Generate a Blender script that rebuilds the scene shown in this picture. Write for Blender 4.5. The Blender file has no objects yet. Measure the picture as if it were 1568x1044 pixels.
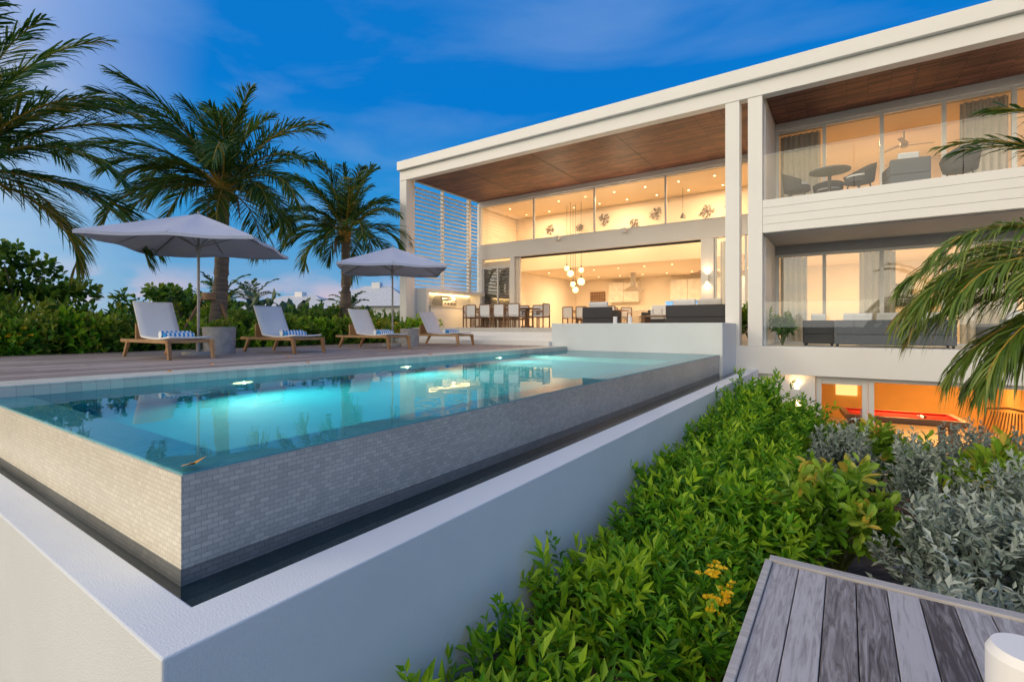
import bpy, math, random
import numpy as np
from mathutils import Vector, Matrix
R=random.Random(7); NR=np.random.default_rng(11)
S=bpy.context.scene; COL=S.collection
S.view_settings.view_transform='Standard'; S.view_settings.look='None'; S.view_settings.exposure=0

# ---------------------------------------------------------------- materials
def nt(name):
    m=bpy.data.materials.new(name); m.use_nodes=True
    t=m.node_tree; b=t.nodes['Principled BSDF']; return m,t,b
def N(t,ty,**k):
    n=t.nodes.new(ty)
    for a,v in k.items(): setattr(n,a,v)
    return n
def math_(t,op,a,b=None):
    n=N(t,'ShaderNodeMath',operation=op)
    for i,x in enumerate([a,b]):
        if x is None: continue
        if hasattr(x,'is_output'): t.links.new(x,n.inputs[i])
        else: n.inputs[i].default_value=x
    return n.outputs[0]
def ramp(t,fac,stops):
    r=N(t,'ShaderNodeValToRGB'); e=r.color_ramp.elements
    while len(e)<len(stops): e.new(0.5)
    for i,(p,c) in enumerate(stops):
        e[i].position=p; e[i].color=(*c,1)
    t.links.new(fac,r.inputs[0]); return r.outputs[0]
def mapped(t,scale=(1,1,1),rot=(0,0,0),coord='Object'):
    tc=N(t,'ShaderNodeTexCoord'); mp=N(t,'ShaderNodeMapping')
    mp.inputs['Scale'].default_value=scale; mp.inputs['Rotation'].default_value=rot
    t.links.new(tc.outputs[coord],mp.inputs[0]); return mp.outputs[0]
def bump(t,b,h,strength=.3,dist=.01):
    bp=N(t,'ShaderNodeBump'); bp.inputs['Strength'].default_value=strength; bp.inputs['Distance'].default_value=dist
    t.links.new(h,bp.inputs['Height']); t.links.new(bp.outputs[0],b.inputs['Normal'])
def mat(name,c,rough=.6,metal=0,var=.12,scale=4,bs=0,bscale=60,stretch=(1,1,1),bdist=.01,spec=.4):
    m,t,b=nt(name)
    b.inputs['Roughness'].default_value=rough; b.inputs['Metallic'].default_value=metal
    b.inputs['Specular IOR Level'].default_value=spec
    v=mapped(t,stretch); n=N(t,'ShaderNodeTexNoise'); n.inputs['Scale'].default_value=scale; n.inputs['Detail'].default_value=5
    t.links.new(v,n.inputs[0])
    lo=[x*(1-var) for x in c]; hi=[min(1,x*(1+var)) for x in c]
    t.links.new(ramp(t,n.outputs[0],[(.3,lo),(.7,hi)]),b.inputs['Base Color'])
    if bs:
        n2=N(t,'ShaderNodeTexNoise'); n2.inputs['Scale'].default_value=bscale; n2.inputs['Detail'].default_value=4
        t.links.new(v,n2.inputs[0]); bump(t,b,n2.outputs[0],bs,bdist)
    return m
def wood(name,c1,c2,axis='Y',rough=.6,rnd=.5,scale=1.0,spread=.22):
    m,t,b=nt(name); b.inputs['Roughness'].default_value=rough
    st={'X':(1.2,14,14),'Y':(14,1.2,14),'Z':(14,14,1.2)}[axis]
    st=tuple(s*scale for s in st)
    at=N(t,'ShaderNodeAttribute',attribute_name='rnd')
    tc=N(t,'ShaderNodeTexCoord'); ad=N(t,'ShaderNodeVectorMath',operation='ADD')
    cm=N(t,'ShaderNodeCombineXYZ'); off=math_(t,'MULTIPLY',at.outputs['Fac'],37.0)
    for i in range(3): t.links.new(off,cm.inputs[i])
    t.links.new(tc.outputs['Object'],ad.inputs[0]); t.links.new(cm.outputs[0],ad.inputs[1])
    mp=N(t,'ShaderNodeMapping'); mp.inputs['Scale'].default_value=st; t.links.new(ad.outputs[0],mp.inputs[0])
    n=N(t,'ShaderNodeTexNoise'); n.inputs['Scale'].default_value=1.6; n.inputs['Detail'].default_value=9; n.inputs['Distortion'].default_value=1.4; n.inputs['Roughness'].default_value=.62
    t.links.new(mp.outputs[0],n.inputs[0])
    f=math_(t,'ADD',n.outputs[0],math_(t,'MULTIPLY',math_(t,'SUBTRACT',at.outputs['Fac'],.5),rnd))
    t.links.new(ramp(t,f,[(.5-spread,c1),(.5,[(a+b_)/2 for a,b_ in zip(c1,c2)]),(.5+spread,c2)]),b.inputs['Base Color'])
    bump(t,b,n.outputs[0],.6,.005); return m
def emis(name,c,s):
    m,t,b=nt(name); b.inputs['Base Color'].default_value=(*c,1); b.inputs['Emission Color'].default_value=(*c,1); b.inputs['Emission Strength'].default_value=s; return m
def leafmat(name,stops,trans=.3,rough=.45):
    m,t,b=nt(name); b.inputs['Roughness'].default_value=rough; b.inputs['Specular IOR Level'].default_value=.35
    at=N(t,'ShaderNodeAttribute',attribute_name='rnd'); c=ramp(t,at.outputs['Fac'],stops)
    t.links.new(c,b.inputs['Base Color'])
    if trans>0:
        tr=N(t,'ShaderNodeBsdfTranslucent'); t.links.new(c,tr.inputs[0]); mx=N(t,'ShaderNodeMixShader'); mx.inputs[0].default_value=trans
        t.links.new(b.outputs[0],mx.inputs[1]); t.links.new(tr.outputs[0],mx.inputs[2])
        t.links.new(mx.outputs[0],t.nodes['Material Output'].inputs[0])
    return m
def sheer(name,tint,f0,f1,pw,rough=0.0,bsc=None,bst=.1,stretch=(1,1,1),refr=False):
    m,t,b=nt(name); t.nodes.remove(b)
    tr=N(t,'ShaderNodeBsdfRefraction' if refr else 'ShaderNodeBsdfTransparent'); tr.inputs[0].default_value=(*tint,1)
    if refr: tr.inputs['IOR'].default_value=1.33; tr.inputs['Roughness'].default_value=0
    gl=N(t,'ShaderNodeBsdfGlossy'); gl.inputs['Roughness'].default_value=rough; gl.inputs[0].default_value=(.95,.97,1,1)
    lw=N(t,'ShaderNodeLayerWeight'); lw.inputs[0].default_value=.5
    if bsc:
        v=mapped(t,stretch); n=N(t,'ShaderNodeTexNoise'); n.inputs['Scale'].default_value=bsc; n.inputs['Detail'].default_value=3; t.links.new(v,n.inputs[0])
        bp=N(t,'ShaderNodeBump'); bp.inputs['Strength'].default_value=bst; bp.inputs['Distance'].default_value=.02
        t.links.new(n.outputs[0],bp.inputs['Height']); t.links.new(bp.outputs[0],gl.inputs['Normal'])
        if refr: t.links.new(bp.outputs[0],tr.inputs['Normal'])
    f=math_(t,'ADD',math_(t,'MULTIPLY',math_(t,'POWER',lw.outputs['Facing'],pw),f1),f0)
    mx=N(t,'ShaderNodeMixShader'); t.links.new(f,mx.inputs[0]); t.links.new(tr.outputs[0],mx.inputs[1]); t.links.new(gl.outputs[0],mx.inputs[2])
    t.links.new(mx.outputs[0],t.nodes['Material Output'].inputs[0]); return m
def tile(name,c1,c2,cm,w=.06,h=.03,mode='wall',rough=.35,mort=.002,lo=.78,bias=0):
    m,t,b=nt(name); b.inputs['Roughness'].default_value=rough
    tc=N(t,'ShaderNodeTexCoord'); sp=N(t,'ShaderNodeSeparateXYZ'); t.links.new(tc.outputs['Object'],sp.inputs[0])
    cb=N(t,'ShaderNodeCombineXYZ')
    if mode=='wall':
        t.links.new(math_(t,'ADD',sp.outputs[0],sp.outputs[1]),cb.inputs[0]); t.links.new(sp.outputs[2],cb.inputs[1])
    elif mode=='flatx':
        t.links.new(sp.outputs[0],cb.inputs[0]); t.links.new(sp.outputs[1],cb.inputs[1])
    else:
        t.links.new(sp.outputs[0],cb.inputs[1]); t.links.new(sp.outputs[1],cb.inputs[0])
    br=N(t,'ShaderNodeTexBrick'); br.inputs['Scale'].default_value=1; br.inputs['Brick Width'].default_value=w; br.inputs['Row Height'].default_value=h
    br.inputs['Mortar Size'].default_value=mort; br.inputs['Color1'].default_value=(*c1,1); br.inputs['Color2'].default_value=(*c2,1); br.inputs['Mortar'].default_value=(*cm,1)
    br.inputs['Mortar Smooth'].default_value=.2; br.inputs['Bias'].default_value=bias
    t.links.new(cb.outputs[0],br.inputs[0])
    n=N(t,'ShaderNodeTexNoise'); n.inputs['Scale'].default_value=1.7; n.inputs['Detail'].default_value=6; t.links.new(tc.outputs['Object'],n.inputs[0])
    mx=N(t,'ShaderNodeMixRGB',blend_type='MULTIPLY'); mx.inputs[0].default_value=.8
    t.links.new(br.outputs[0],mx.inputs[1]); t.links.new(ramp(t,n.outputs[0],[(.3,(lo,lo,lo)),(.7,(1,1,1))]),mx.inputs[2])
    t.links.new(mx.outputs[0],b.inputs['Base Color'])
    inv=math_(t,'SUBTRACT',1.0,br.outputs['Fac']); bump(t,b,inv,.4,.003); return m

STUC=mat('white_stucco',(.71,.745,.77),.8,var=.05,scale=.9,bs=.45,bscale=110,bdist=.005)
WHITE=mat('white_paint',(.82,.81,.79),.55,var=.025,scale=.8)
FRAME=mat('window_frame_white',(.72,.72,.70),.4,var=.03)
INT=mat('interior_wall',(.82,.72,.58),.8,var=.03,scale=.6)
INTC=mat('interior_ceiling',(.82,.67,.48),.85,var=.03,scale=.5)
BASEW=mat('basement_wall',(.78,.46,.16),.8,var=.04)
STONE=mat('stone_floor',(.55,.52,.47),.45,var=.08,scale=3)
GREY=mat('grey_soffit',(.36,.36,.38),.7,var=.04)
SOFF=tile('wood_soffit',(.32,.13,.085),(.10,.04,.028),(.015,.008,.006),.9,.085,'flatx',.5,.009,lo=.55)
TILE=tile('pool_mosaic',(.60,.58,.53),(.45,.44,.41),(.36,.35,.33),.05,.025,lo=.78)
TILEF=tile('pool_mosaic_lit_front',(.92,.86,.73),(.80,.74,.62),(.64,.59,.50),.05,.025,lo=.9)  # same mosaic; sunset light on the front face painted in as paler, warmer colour
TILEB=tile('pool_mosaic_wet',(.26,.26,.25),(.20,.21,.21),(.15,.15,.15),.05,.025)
TILET=tile('pool_rim_tile',(.16,.50,.56),(.10,.42,.50),(.10,.34,.42),.062,.031,'flat')
COPE=tile('coping_tile',(.66,.66,.58),(.54,.56,.50),(.44,.45,.42),.12,.12,'flat',.5,.003)
BASIN=mat('pool_basin',(.002,.34,.46),.6,var=.10,scale=1.2)
WATER=sheer('pool_water',(.78,.99,1.0),.02,.66,5.0,.01,1.6,.16,refr=True)
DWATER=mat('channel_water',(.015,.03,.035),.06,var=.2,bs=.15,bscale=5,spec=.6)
GLASS=sheer('window_glass',(.98,.97,.96),.05,.75,4.5)
GLASSR=sheer('window_glass_reflective',(.93,.92,.90),.15,.6,3.0)
BGL=sheer('balustrade_glass',(.95,.98,.98),.07,.6,4.5)
DECKN=wood('weathered_deck',(.075,.06,.06),(.46,.44,.45),'Y',.65,.5,1.6,.22)
DECKF=wood('pool_deck_boards',(.22,.17,.155),(.44,.38,.355),'Y',.65,.5)
TEAK=wood('teak',(.26,.13,.05),(.48,.28,.13),'X',.5,.4)
TRUNKW=wood('stake_wood',(.26,.14,.07),(.42,.24,.13),'Z',.7,.4)
DTABLE=wood('dining_wood',(.15,.07,.035),(.28,.15,.08),'X',.4,.4)
FAB=mat('white_sling',(.80,.80,.81),.8,var=.03,bs=.3,bscale=300)
CANV=mat('canopy_fabric',(.55,.58,.70),.85,var=.05,scale=2,bs=.2,bscale=40)
STEEL=mat('steel',(.55,.55,.55),.28,.95,var=.05)
POLE=mat('pole_metal',(.35,.33,.31),.4,.5)
CONC=mat('concrete',(.36,.35,.34),.85,var=.18,scale=7,bs=.5,bscale=50)
WICK=mat('dark_wicker',(.055,.055,.06),.7,var=.35,scale=60,bs=.9,bscale=120,stretch=(1,1,2.5))
GWICK=mat('grey_wicker',(.13,.14,.16),.7,var=.3,scale=60,bs=.8,bscale=120,stretch=(1,1,2.5))
CUSH=mat('cushion_cloth',(.62,.60,.58),.9,var=.06,bs=.3,bscale=200)
BLACK=mat('black_metal',(.03,.03,.03),.4,var=.1)
CURT=mat('curtain_linen',(.50,.46,.40),.9,var=.08,scale=20)
CURTW=mat('curtain_sheer',(.68,.64,.56),.9,var=.08,scale=20)
FELT=mat('red_felt',(.60,.025,.015),.9,var=.1)
ROCK=mat('stone',(.36,.34,.31),.9,var=.2,bs=.6,bscale=20)
BARK=mat('palm_bark',(.22,.175,.14),.9,var=.35,scale=3,bs=1,bscale=9,stretch=(.6,.6,7),bdist=.04)
ROOFM=mat('distant_roof',(.55,.57,.60),.7)
GLOBE=emis('globe_glow',(1,.66,.28),3.0)
LAMP=emis('lamp_glow',(1,.76,.45),9)
POOLL=emis('pool_lamp_lens',(1,.90,.48),2.2)
LED=emis('led_strip',(1,.68,.28),6)
def striped():
    m,t,b=nt('striped_towel'); b.inputs['Roughness'].default_value=.95
    v=mapped(t); w=N(t,'ShaderNodeTexWave',bands_direction='Y'); w.inputs['Scale'].default_value=4.5; t.links.new(v,w.inputs[0])
    t.links.new(ramp(t,w.outputs[0],[(.46,(.03,.26,.62)),(.54,(.75,.80,.84))]),b.inputs['Base Color']); return m
TOWEL=striped()
def groundm():
    m,t,b=nt('ground_soil_and_grass'); b.inputs['Roughness'].default_value=.95
    v=mapped(t); n=N(t,'ShaderNodeTexNoise'); n.inputs['Scale'].default_value=6; n.inputs['Detail'].default_value=10; t.links.new(v,n.inputs[0])
    n2=N(t,'ShaderNodeTexNoise'); n2.inputs['Scale'].default_value=.15; n2.inputs['Detail'].default_value=6; t.links.new(v,n2.inputs[0])
    sp=N(t,'ShaderNodeSeparateXYZ'); t.links.new(v,sp.inputs[0])
    f=math_(t,'GREATER_THAN',math_(t,'ABSOLUTE',sp.outputs[0]),13.0)
    mx=N(t,'ShaderNodeMixRGB'); t.links.new(f,mx.inputs[0])
    t.links.new(ramp(t,n.outputs[0],[(.3,(.035,.022,.015)),(.55,(.12,.075,.05)),(.72,(.28,.2,.15))]),mx.inputs[1])
    t.links.new(ramp(t,n2.outputs[0],[(.3,(.03,.06,.03)),(.7,(.07,.10,.06))]),mx.inputs[2])
    t.links.new(mx.outputs[0],b.inputs['Base Color']); bump(t,b,n.outputs[0],1,.06); return m
GROUND=groundm()
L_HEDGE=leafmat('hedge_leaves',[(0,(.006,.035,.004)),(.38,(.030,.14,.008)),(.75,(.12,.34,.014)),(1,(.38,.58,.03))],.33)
L_SILV=leafmat('silver_leaves',[(0,(.05,.085,.065)),(.5,(.18,.245,.21)),(1,(.42,.48,.43))],.15,.6)
L_PAD=leafmat('paddle_leaves',[(0,(.02,.09,.006)),(.5,(.12,.28,.02)),(.9,(.28,.44,.04)),(1,(.50,.38,.05))],.3,.3)
L_PALM=leafmat('palm_leaflets',[(0,(.010,.045,.010)),(.5,(.045,.125,.02)),(.85,(.16,.23,.03)),(1,(.42,.30,.05))],.35,.35)
L_PALM2=leafmat('palm_leaflets_ripe',[(0,(.03,.08,.012)),(.5,(.12,.21,.03)),(.88,(.26,.31,.06)),(1,(.40,.20,.07))],.3,.35)
L_DARK=leafmat('shrub_leaves',[(0,(.010,.04,.010)),(.45,(.04,.13,.02)),(.9,(.16,.32,.03)),(1,(.3,.36,.04))],.3)
L_FAR=leafmat('distant_leaves',[(0,(.02,.05,.03)),(1,(.06,.11,.05))],0)
L_YEL=leafmat('yellow_petals',[(0,(.85,.48,.005)),(1,(.95,.66,.02))],.3)
STEMY=mat('palm_rachis',(.45,.28,.04),.5,var=.2)
STEMG=mat('green_stem',(.10,.13,.03),.6,var=.3)
DRYL=mat('dry_leaf',(.60,.28,.02),.6,var=.3)

# ---------------------------------------------------------------- mesh builder
def empty(name,loc=(0,0,0),rz=0):
    o=bpy.data.objects.new(name,None); o.location=loc; o.rotation_euler=(0,0,rz); o.empty_display_size=.3; COL.objects.link(o); return o
class MB:
    def __init__(s): s.v=[];s.f=[];s.m=[];s.r=[];s.sm=[];s.mats=[]
    def mi(s,m):
        if m not in s.mats: s.mats.append(m)
        return s.mats.index(m)
    def add(s,vs,fs,m,smooth=False,rnd=None):
        k=len(s.v); s.v+= [tuple(v) for v in vs]; i=s.mi(m); r=R.random() if rnd is None else rnd
        for f in fs: s.f.append([k+a for a in f]); s.m.append(i); s.r.append(r); s.sm.append(smooth)
        return s
    def box(s,x0,x1,y0,y1,z0,z1,m,M=None):
        vs=[Vector((x,y,z)) for z in (z0,z1) for y in (y0,y1) for x in (x0,x1)]
        if M: vs=[M@v for v in vs]
        return s.add(vs,[(0,2,3,1),(4,5,7,6),(0,1,5,4),(2,6,7,3),(0,4,6,2),(1,3,7,5)],m)
    def cyl(s,p0,p1,r0,r1,m,seg=12,caps=True,smooth=True):
        p0=Vector(p0);p1=Vector(p1);d=(p1-p0).normalized()
        u=d.orthogonal().normalized(); w=d.cross(u)
        vs=[]
        for p,r in((p0,r0),(p1,r1)):
            for i in range(seg):
                a=2*math.pi*i/seg; vs.append(p+(u*math.cos(a)+w*math.sin(a))*r)
        rn=R.random()
        s.add(vs,[(i,(i+1)%seg,seg+(i+1)%seg,seg+i) for i in range(seg)],m,smooth,rn)
        if caps:
            s.add(vs[:seg],[tuple(range(seg))[::-1]],m,False,rn); s.add(vs[seg:],[tuple(range(seg))],m,False,rn)
        return s
    def sph(s,c,r,m,seg=16,rings=10,sz=1):
        c=Vector(c); vs=[];fs=[]
        for j in range(rings+1):
            th=math.pi*j/rings
            for i in range(seg):
                a=2*math.pi*i/seg; vs.append(c+Vector((r*math.sin(th)*math.cos(a),r*math.sin(th)*math.sin(a),r*sz*math.cos(th))))
        for j in range(rings):
            for i in range(seg): fs.append((j*seg+i,(j+1)*seg+i,(j+1)*seg+(i+1)%seg,j*seg+(i+1)%seg))
        return s.add(vs,fs,m,True)
    def tube(s,pts,rads,m,seg=8):
        pts=[Vector(p) for p in pts]; vs=[];fs=[]
        for k,p in enumerate(pts):
            d=(pts[min(k+1,len(pts)-1)]-pts[max(k-1,0)]).normalized()
            u=d.cross(Vector((0,0,1)));  u=u.normalized() if u.length>.05 else Vector((1,0,0)); u=(u-d*u.dot(d)).normalized(); w=d.cross(u)
            for i in range(seg):
                a=2*math.pi*i/seg; vs.append(p+(u*math.cos(a)+w*math.sin(a))*rads[k])
        for k in range(len(pts)-1):
            for i in range(seg): fs.append((k*seg+i,k*seg+(i+1)%seg,(k+1)*seg+(i+1)%seg,(k+1)*seg+i))
        return s.add(vs,fs,m,True)
    def grid(s,fn,nu,nv,m,smooth=True):
        vs=[fn(i/nu,j/nv) for j in range(nv+1) for i in range(nu+1)]
        fs=[(j*(nu+1)+i,j*(nu+1)+i+1,(j+1)*(nu+1)+i+1,(j+1)*(nu+1)+i) for j in range(nv) for i in range(nu)]
        return s.add(vs,fs,m,smooth)
    def raw(s,V,F,m,rn,smooth=False):
        k=len(s.v); s.v+=V.tolist(); i=s.mi(m)
        s.f+=(F+k).tolist(); s.m+=[i]*len(F); s.r+=list(rn); s.sm+=[smooth]*len(F); return s
    def build(s,name,parent=None,loc=(0,0,0),rz=0,bevel=0):
        me=bpy.data.meshes.new(name); me.from_pydata(s.v,[],s.f)
        for m in s.mats: me.materials.append(m)
        me.polygons.foreach_set('material_index',s.m); me.polygons.foreach_set('use_smooth',s.sm)
        a=me.attributes.new('rnd','FLOAT','FACE'); a.data.foreach_set('value',s.r); me.update()
        o=bpy.data.objects.new(name,me); o.location=loc; o.rotation_euler=(0,0,rz); COL.objects.link(o)
        if parent: o.parent=parent
        if bevel:
            b=o.modifiers.new('bevel','BEVEL'); b.width=bevel; b.segments=2; b.limit_method='ANGLE'; b.angle_limit=.6
        return o
def bx(name,x0,x1,y0,y1,z0,z1,m,parent=None,bevel=0):
    return MB().box(x0,x1,y0,y1,z0,z1,m).build(name,parent,bevel=bevel)
def norm(a): return a/np.maximum(np.linalg.norm(a,axis=1,keepdims=True),1e-6)
def leaves(mb,P,D,L,W,m,rnd,wide=.45,fold=.25,round_=False):
    n=len(P); D=norm(D); rv=NR.normal(size=(n,3)); rv[:,2]+=1.2
    s=norm(np.cross(D,rv)); u=np.cross(s,D); L=L[:,None];W=W[:,None]
    if not round_:
        V=np.stack([P,P+D*L*wide+s*W*.5+u*W*fold,P+D*L-u*L*.12,P+D*L*wide-s*W*.5+u*W*fold],1).reshape(-1,3)
        b=np.arange(n)[:,None]*4; F=np.concatenate([b+np.array([[0,1,2]]),b+np.array([[0,2,3]])],0)
        mb.raw(V,F,m,np.concatenate([rnd,rnd]))
    else:
        V=np.stack([P,P+D*L*.45+s*W*.42+u*W*.12,P+D*L*.8+s*W*.42-u*L*.03,P+D*L*1.0-u*L*.12,P+D*L*.8-s*W*.42-u*L*.03,P+D*L*.45-s*W*.42+u*W*.12],1).reshape(-1,3)
        b=np.arange(n)[:,None]*6; F=np.concatenate([b+np.array([[0,1,2,3]]),b+np.array([[0,3,4,5]])],0)
        mb.raw(V,F,m,np.concatenate([rnd,rnd]))
def bush(mb,c,r,ns,m,L=.07,W=.025,k=9,st=.16,up=.7,round_=False,shell=.55,bright=.0,spread=.85):
    c=np.array(c);r=np.array(r)
    d=norm(NR.normal(size=(ns,3))); d[:,2]=np.where(d[:,2]<-.35,-d[:,2],d[:,2])
    rad=shell+(1.02-shell)*NR.random(ns)**.6
    lump=1+.16*np.sin(d[:,0]*7+c[0]*5)+.16*np.sin(d[:,1]*8+c[1]*3)+.12*np.sin(d[:,2]*9)
    p=c+d*r*(rad*lump)[:,None]
    sd=norm(d*.6+np.array([0,0,up])+NR.normal(size=(ns,3))*.3)
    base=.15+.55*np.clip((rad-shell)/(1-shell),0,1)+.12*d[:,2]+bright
    t=np.tile(np.linspace(0,1,k),ns)
    P=np.repeat(p,k,0)+np.repeat(sd,k,0)*(t*st)[:,None]
    DD=np.repeat(sd,k,0)*(.25+.9*t[:,None]**2)+norm(NR.normal(size=(ns*k,3)))*spread
    sc=.7+.6*NR.random(ns*k)
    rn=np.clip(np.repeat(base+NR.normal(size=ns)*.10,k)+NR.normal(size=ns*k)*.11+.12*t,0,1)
    leaves(mb,P,DD,L*sc,W*sc,m,rn,round_=round_)
def branches(mb,base,c,r,n,m,rr=.02):
    for i in range(n):
        d=Vector((R.uniform(-1,1)*r[0],R.uniform(-1,1)*r[1],R.uniform(-.2,1)*r[2]))*.7
        e=Vector(c)+d; b=Vector(base); mid=(b+e)/2+Vector((R.uniform(-.1,.1),R.uniform(-.1,.1),.05))
        mb.tube([b,mid,e],[rr,rr*.7,rr*.25],m,6)
# ---------------------------------------------------------------- palm
def frond(mb,base,az,el,length,droop,m=None,nl=46,ll=.62,wind=(0,0,0),hang=.5,w=.035,tone=0):
    m=m or L_PALM; base=Vector(base); pts=[base.copy()]; p=base.copy(); n=14; e=el; a=az
    dirs=[]
    for i in range(n):
        d=Vector((math.cos(a)*math.cos(e),math.sin(a)*math.cos(e),math.sin(e)))+Vector(wind)*(i/n)*.9
        d.normalize(); dirs.append(d); p=p+d*(length/n); pts.append(p.copy()); e-=droop/n*(.35+1.4*i/n)
    dirs.append(dirs[-1])
    mb.tube(pts[:],[.026*(1-.85*i/n)*(length/3)+.003 for i in range(n+1)],STEMY,5)
    P=[];D=[];LL=[]
    for side in(-1,1):
        for j in range(nl):
            t=.12+.88*(j+R.random()*.7)/nl; q=min(t,.999)*n; i=min(int(q),n-1); f=q-i
            if R.random()<.06: continue
            pt=pts[i].lerp(pts[i+1],f); dd=dirs[i]
            s=dd.cross(Vector((0,0,1))); s=s.normalized() if s.length>.05 else Vector((1,0,0))
            u=s.cross(dd)
            ld=dd*(.6+.7*t)+s*side*(1-.5*t)*.9+u*R.uniform(-.05,.3)+Vector(wind)*1.2+Vector((R.uniform(-.14,.14),R.uniform(-.14,.14),R.uniform(-.18,.14)))
            prof=(math.sin(math.pi*min(1,(t-.05)*.92+.12))**.55)*.85+.15
            P.append(pt);D.append(ld.normalized());LL.append(ll*prof*R.uniform(.75,1.12))
    n_=len(P);P=np.array([tuple(x) for x in P]);D=np.array([tuple(x) for x in D]);LL=np.array(LL)[:,None]
    s=norm(np.cross(D,np.array([[0.15,.1,1.0]])+NR.normal(size=(n_,3))*.6)); g=np.array([[0,0,-1.0]])
    hg=hang*(.4+1.0*NR.random((n_,1))); wd=w*(.6+.6*NR.random((n_,1)))
    q1=P+D*LL*.45+g*LL*.09*hg; q2=P+D*LL*.75+g*LL*.30*hg; q3=P+D*LL*.95+g*LL*.68*hg
    V=np.stack([P-s*wd*.25,P+s*wd*.25,q1+s*wd*.5,q1-s*wd*.5,q2+s*wd*.35,q2-s*wd*.35,q3],1).reshape(-1,3)
    rn=np.clip(NR.normal(.45,.17,n_)+R.uniform(-.15,.15)+tone,0,.97)
    b=np.arange(n_)[:,None]*7
    mb.raw(V,np.concatenate([b+np.array([[0,1,2,3]]),b+np.array([[3,2,4,5]]),b+np.array([[5,4,6,6]])],0),m,np.concatenate([rn]*3))
    for i in range(len(mb.f)-n_,len(mb.f)): mb.f[i]=mb.f[i][:3]
def palm(name,base,top,r0,r1,nf,length,wind=(0,0,0),ll=.62,nl=46,seedk=0,w=.04,detail=True,e0=84,e1=95):
    mb=MB(); b=Vector(base);t=Vector(top)
    n=22; pts=[];rad=[]
    for i in range(n+1):
        f=i/n; q=b.lerp(t,f)+Vector((math.sin(f*3)*.10,math.sin(f*2+1)*.06,0)); pts.append(q)
        rad.append((r0*(1-f)**1.5+r1*(1-(1-f)**1.5))*(1+.07*(i%2)))
    mb.tube(pts,rad,BARK,12)
    top=pts[-1]
    mb.sph(top+Vector((0,0,.05)),r1*1.7,STEMY,10,6,1.5)
    for i in range(nf):
        a=i*2.399+R.uniform(-.3,.3)+seedk; f=(i+.5)/nf
        el=math.radians(e0-e1*f**1.15+R.uniform(-10,10)); dr=math.radians(50+52*f+R.uniform(-18,18))
        frond(mb,top+Vector((math.cos(a)*r1*.6,math.sin(a)*r1*.6,.12+.15*(1-f))),a,el,length*R.uniform(.72,1.12)*(.85+.2*math.sin(math.pi*f)),dr,wind=wind,ll=ll,nl=nl,w=w,tone=.12*R.random()+.30*max(0,f-.7)*4*R.random())
    if detail:
        for i in range(6):
            a=R.random()*6.28; mb.sph(top+Vector((math.cos(a)*r1*2,math.sin(a)*r1*2,-.12)),.09,STEMG,10,6,1.2)
        for i in range(5):
            a=R.random()*6.28; p=top+Vector((math.cos(a)*r1,math.sin(a)*r1,0)); mb.tube([p,p+Vector((math.cos(a)*.25,math.sin(a)*.25,-.2)),p+Vector((math.cos(a)*.3,math.sin(a)*.3,-.7))],[.03,.02,.008],TRUNKW,5)
    return mb.build(name)

# ---------------------------------------------------------------- camera
cd=bpy.data.cameras.new('camera'); cam=bpy.data.objects.new('camera',cd); COL.objects.link(cam)
cd.sensor_width=36; cd.lens=752/1568*36; cd.shift_y=-22/1568; cd.clip_end=6000; cd.clip_start=.05
cam.rotation_euler=(math.radians(90),0,math.radians(34.25)); S.camera=cam

# ---------------------------------------------------------------- world
W=bpy.data.worlds.new('World'); S.world=W; W.use_nodes=True; t=W.node_tree; t.nodes.clear()
out=N(t,'ShaderNodeOutputWorld'); tc=N(t,'ShaderNodeTexCoord'); sp=N(t,'ShaderNodeSeparateXYZ'); t.links.new(tc.outputs['Generated'],sp.inputs[0])
grad=ramp(t,sp.outputs[2],[(0,(.30,.46,.62)),(.06,(.17,.42,.68)),(.20,(.035,.32,.72)),(.40,(.0,.20,.66)),(1,(.01,.16,.56))])
mp=N(t,'ShaderNodeMapping'); mp.inputs['Scale'].default_value=(1.2,3.4,11.0); mp.inputs['Rotation'].default_value=(.30,.42,.5); t.links.new(tc.outputs['Generated'],mp.inputs[0])
n1=N(t,'ShaderNodeTexNoise'); n1.inputs['Scale'].default_value=1.1; n1.inputs['Detail'].default_value=7; n1.inputs['Distortion'].default_value=.35; t.links.new(mp.outputs[0],n1.inputs[0])
wf=math_(t,'MULTIPLY',ramp(t,n1.outputs[0],[(.50,(0,0,0)),(.80,(1,1,1))]),.28)
m1=N(t,'ShaderNodeMixRGB'); t.links.new(wf,m1.inputs[0]); t.links.new(grad,m1.inputs[1]); m1.inputs[2].default_value=(.36,.52,.82,1)
mp2=N(t,'ShaderNodeMapping'); mp2.inputs['Scale'].default_value=(5,5,11); t.links.new(tc.outputs['Generated'],mp2.inputs[0])
n2=N(t,'ShaderNodeTexNoise'); n2.inputs['Scale'].default_value=1.6; n2.inputs['Detail'].default_value=7; t.links.new(mp2.outputs[0],n2.inputs[0])
band=ramp(t,sp.outputs[2],[(0,(1,1,1)),(.05,(.95,.95,.95)),(.11,(0,0,0)),(1,(0,0,0))])
cf=math_(t,'MULTIPLY',ramp(t,n2.outputs[0],[(.46,(0,0,0)),(.55,(1,1,1))]),band)
m2=N(t,'ShaderNodeMixRGB'); t.links.new(math_(t,'MULTIPLY',cf,.85),m2.inputs[0]); t.links.new(m1.outputs[0],m2.inputs[1])
t.links.new(ramp(t,n2.outputs[0],[(.5,(.40,.46,.66)),(.66,(.80,.58,.64))]),m2.inputs[2])
dt=N(t,'ShaderNodeVectorMath',operation='DOT_PRODUCT'); t.links.new(tc.outputs['Generated'],dt.inputs[0]); dt.inputs[1].default_value=Vector((-.35,-.93,.14)).normalized()
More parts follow.
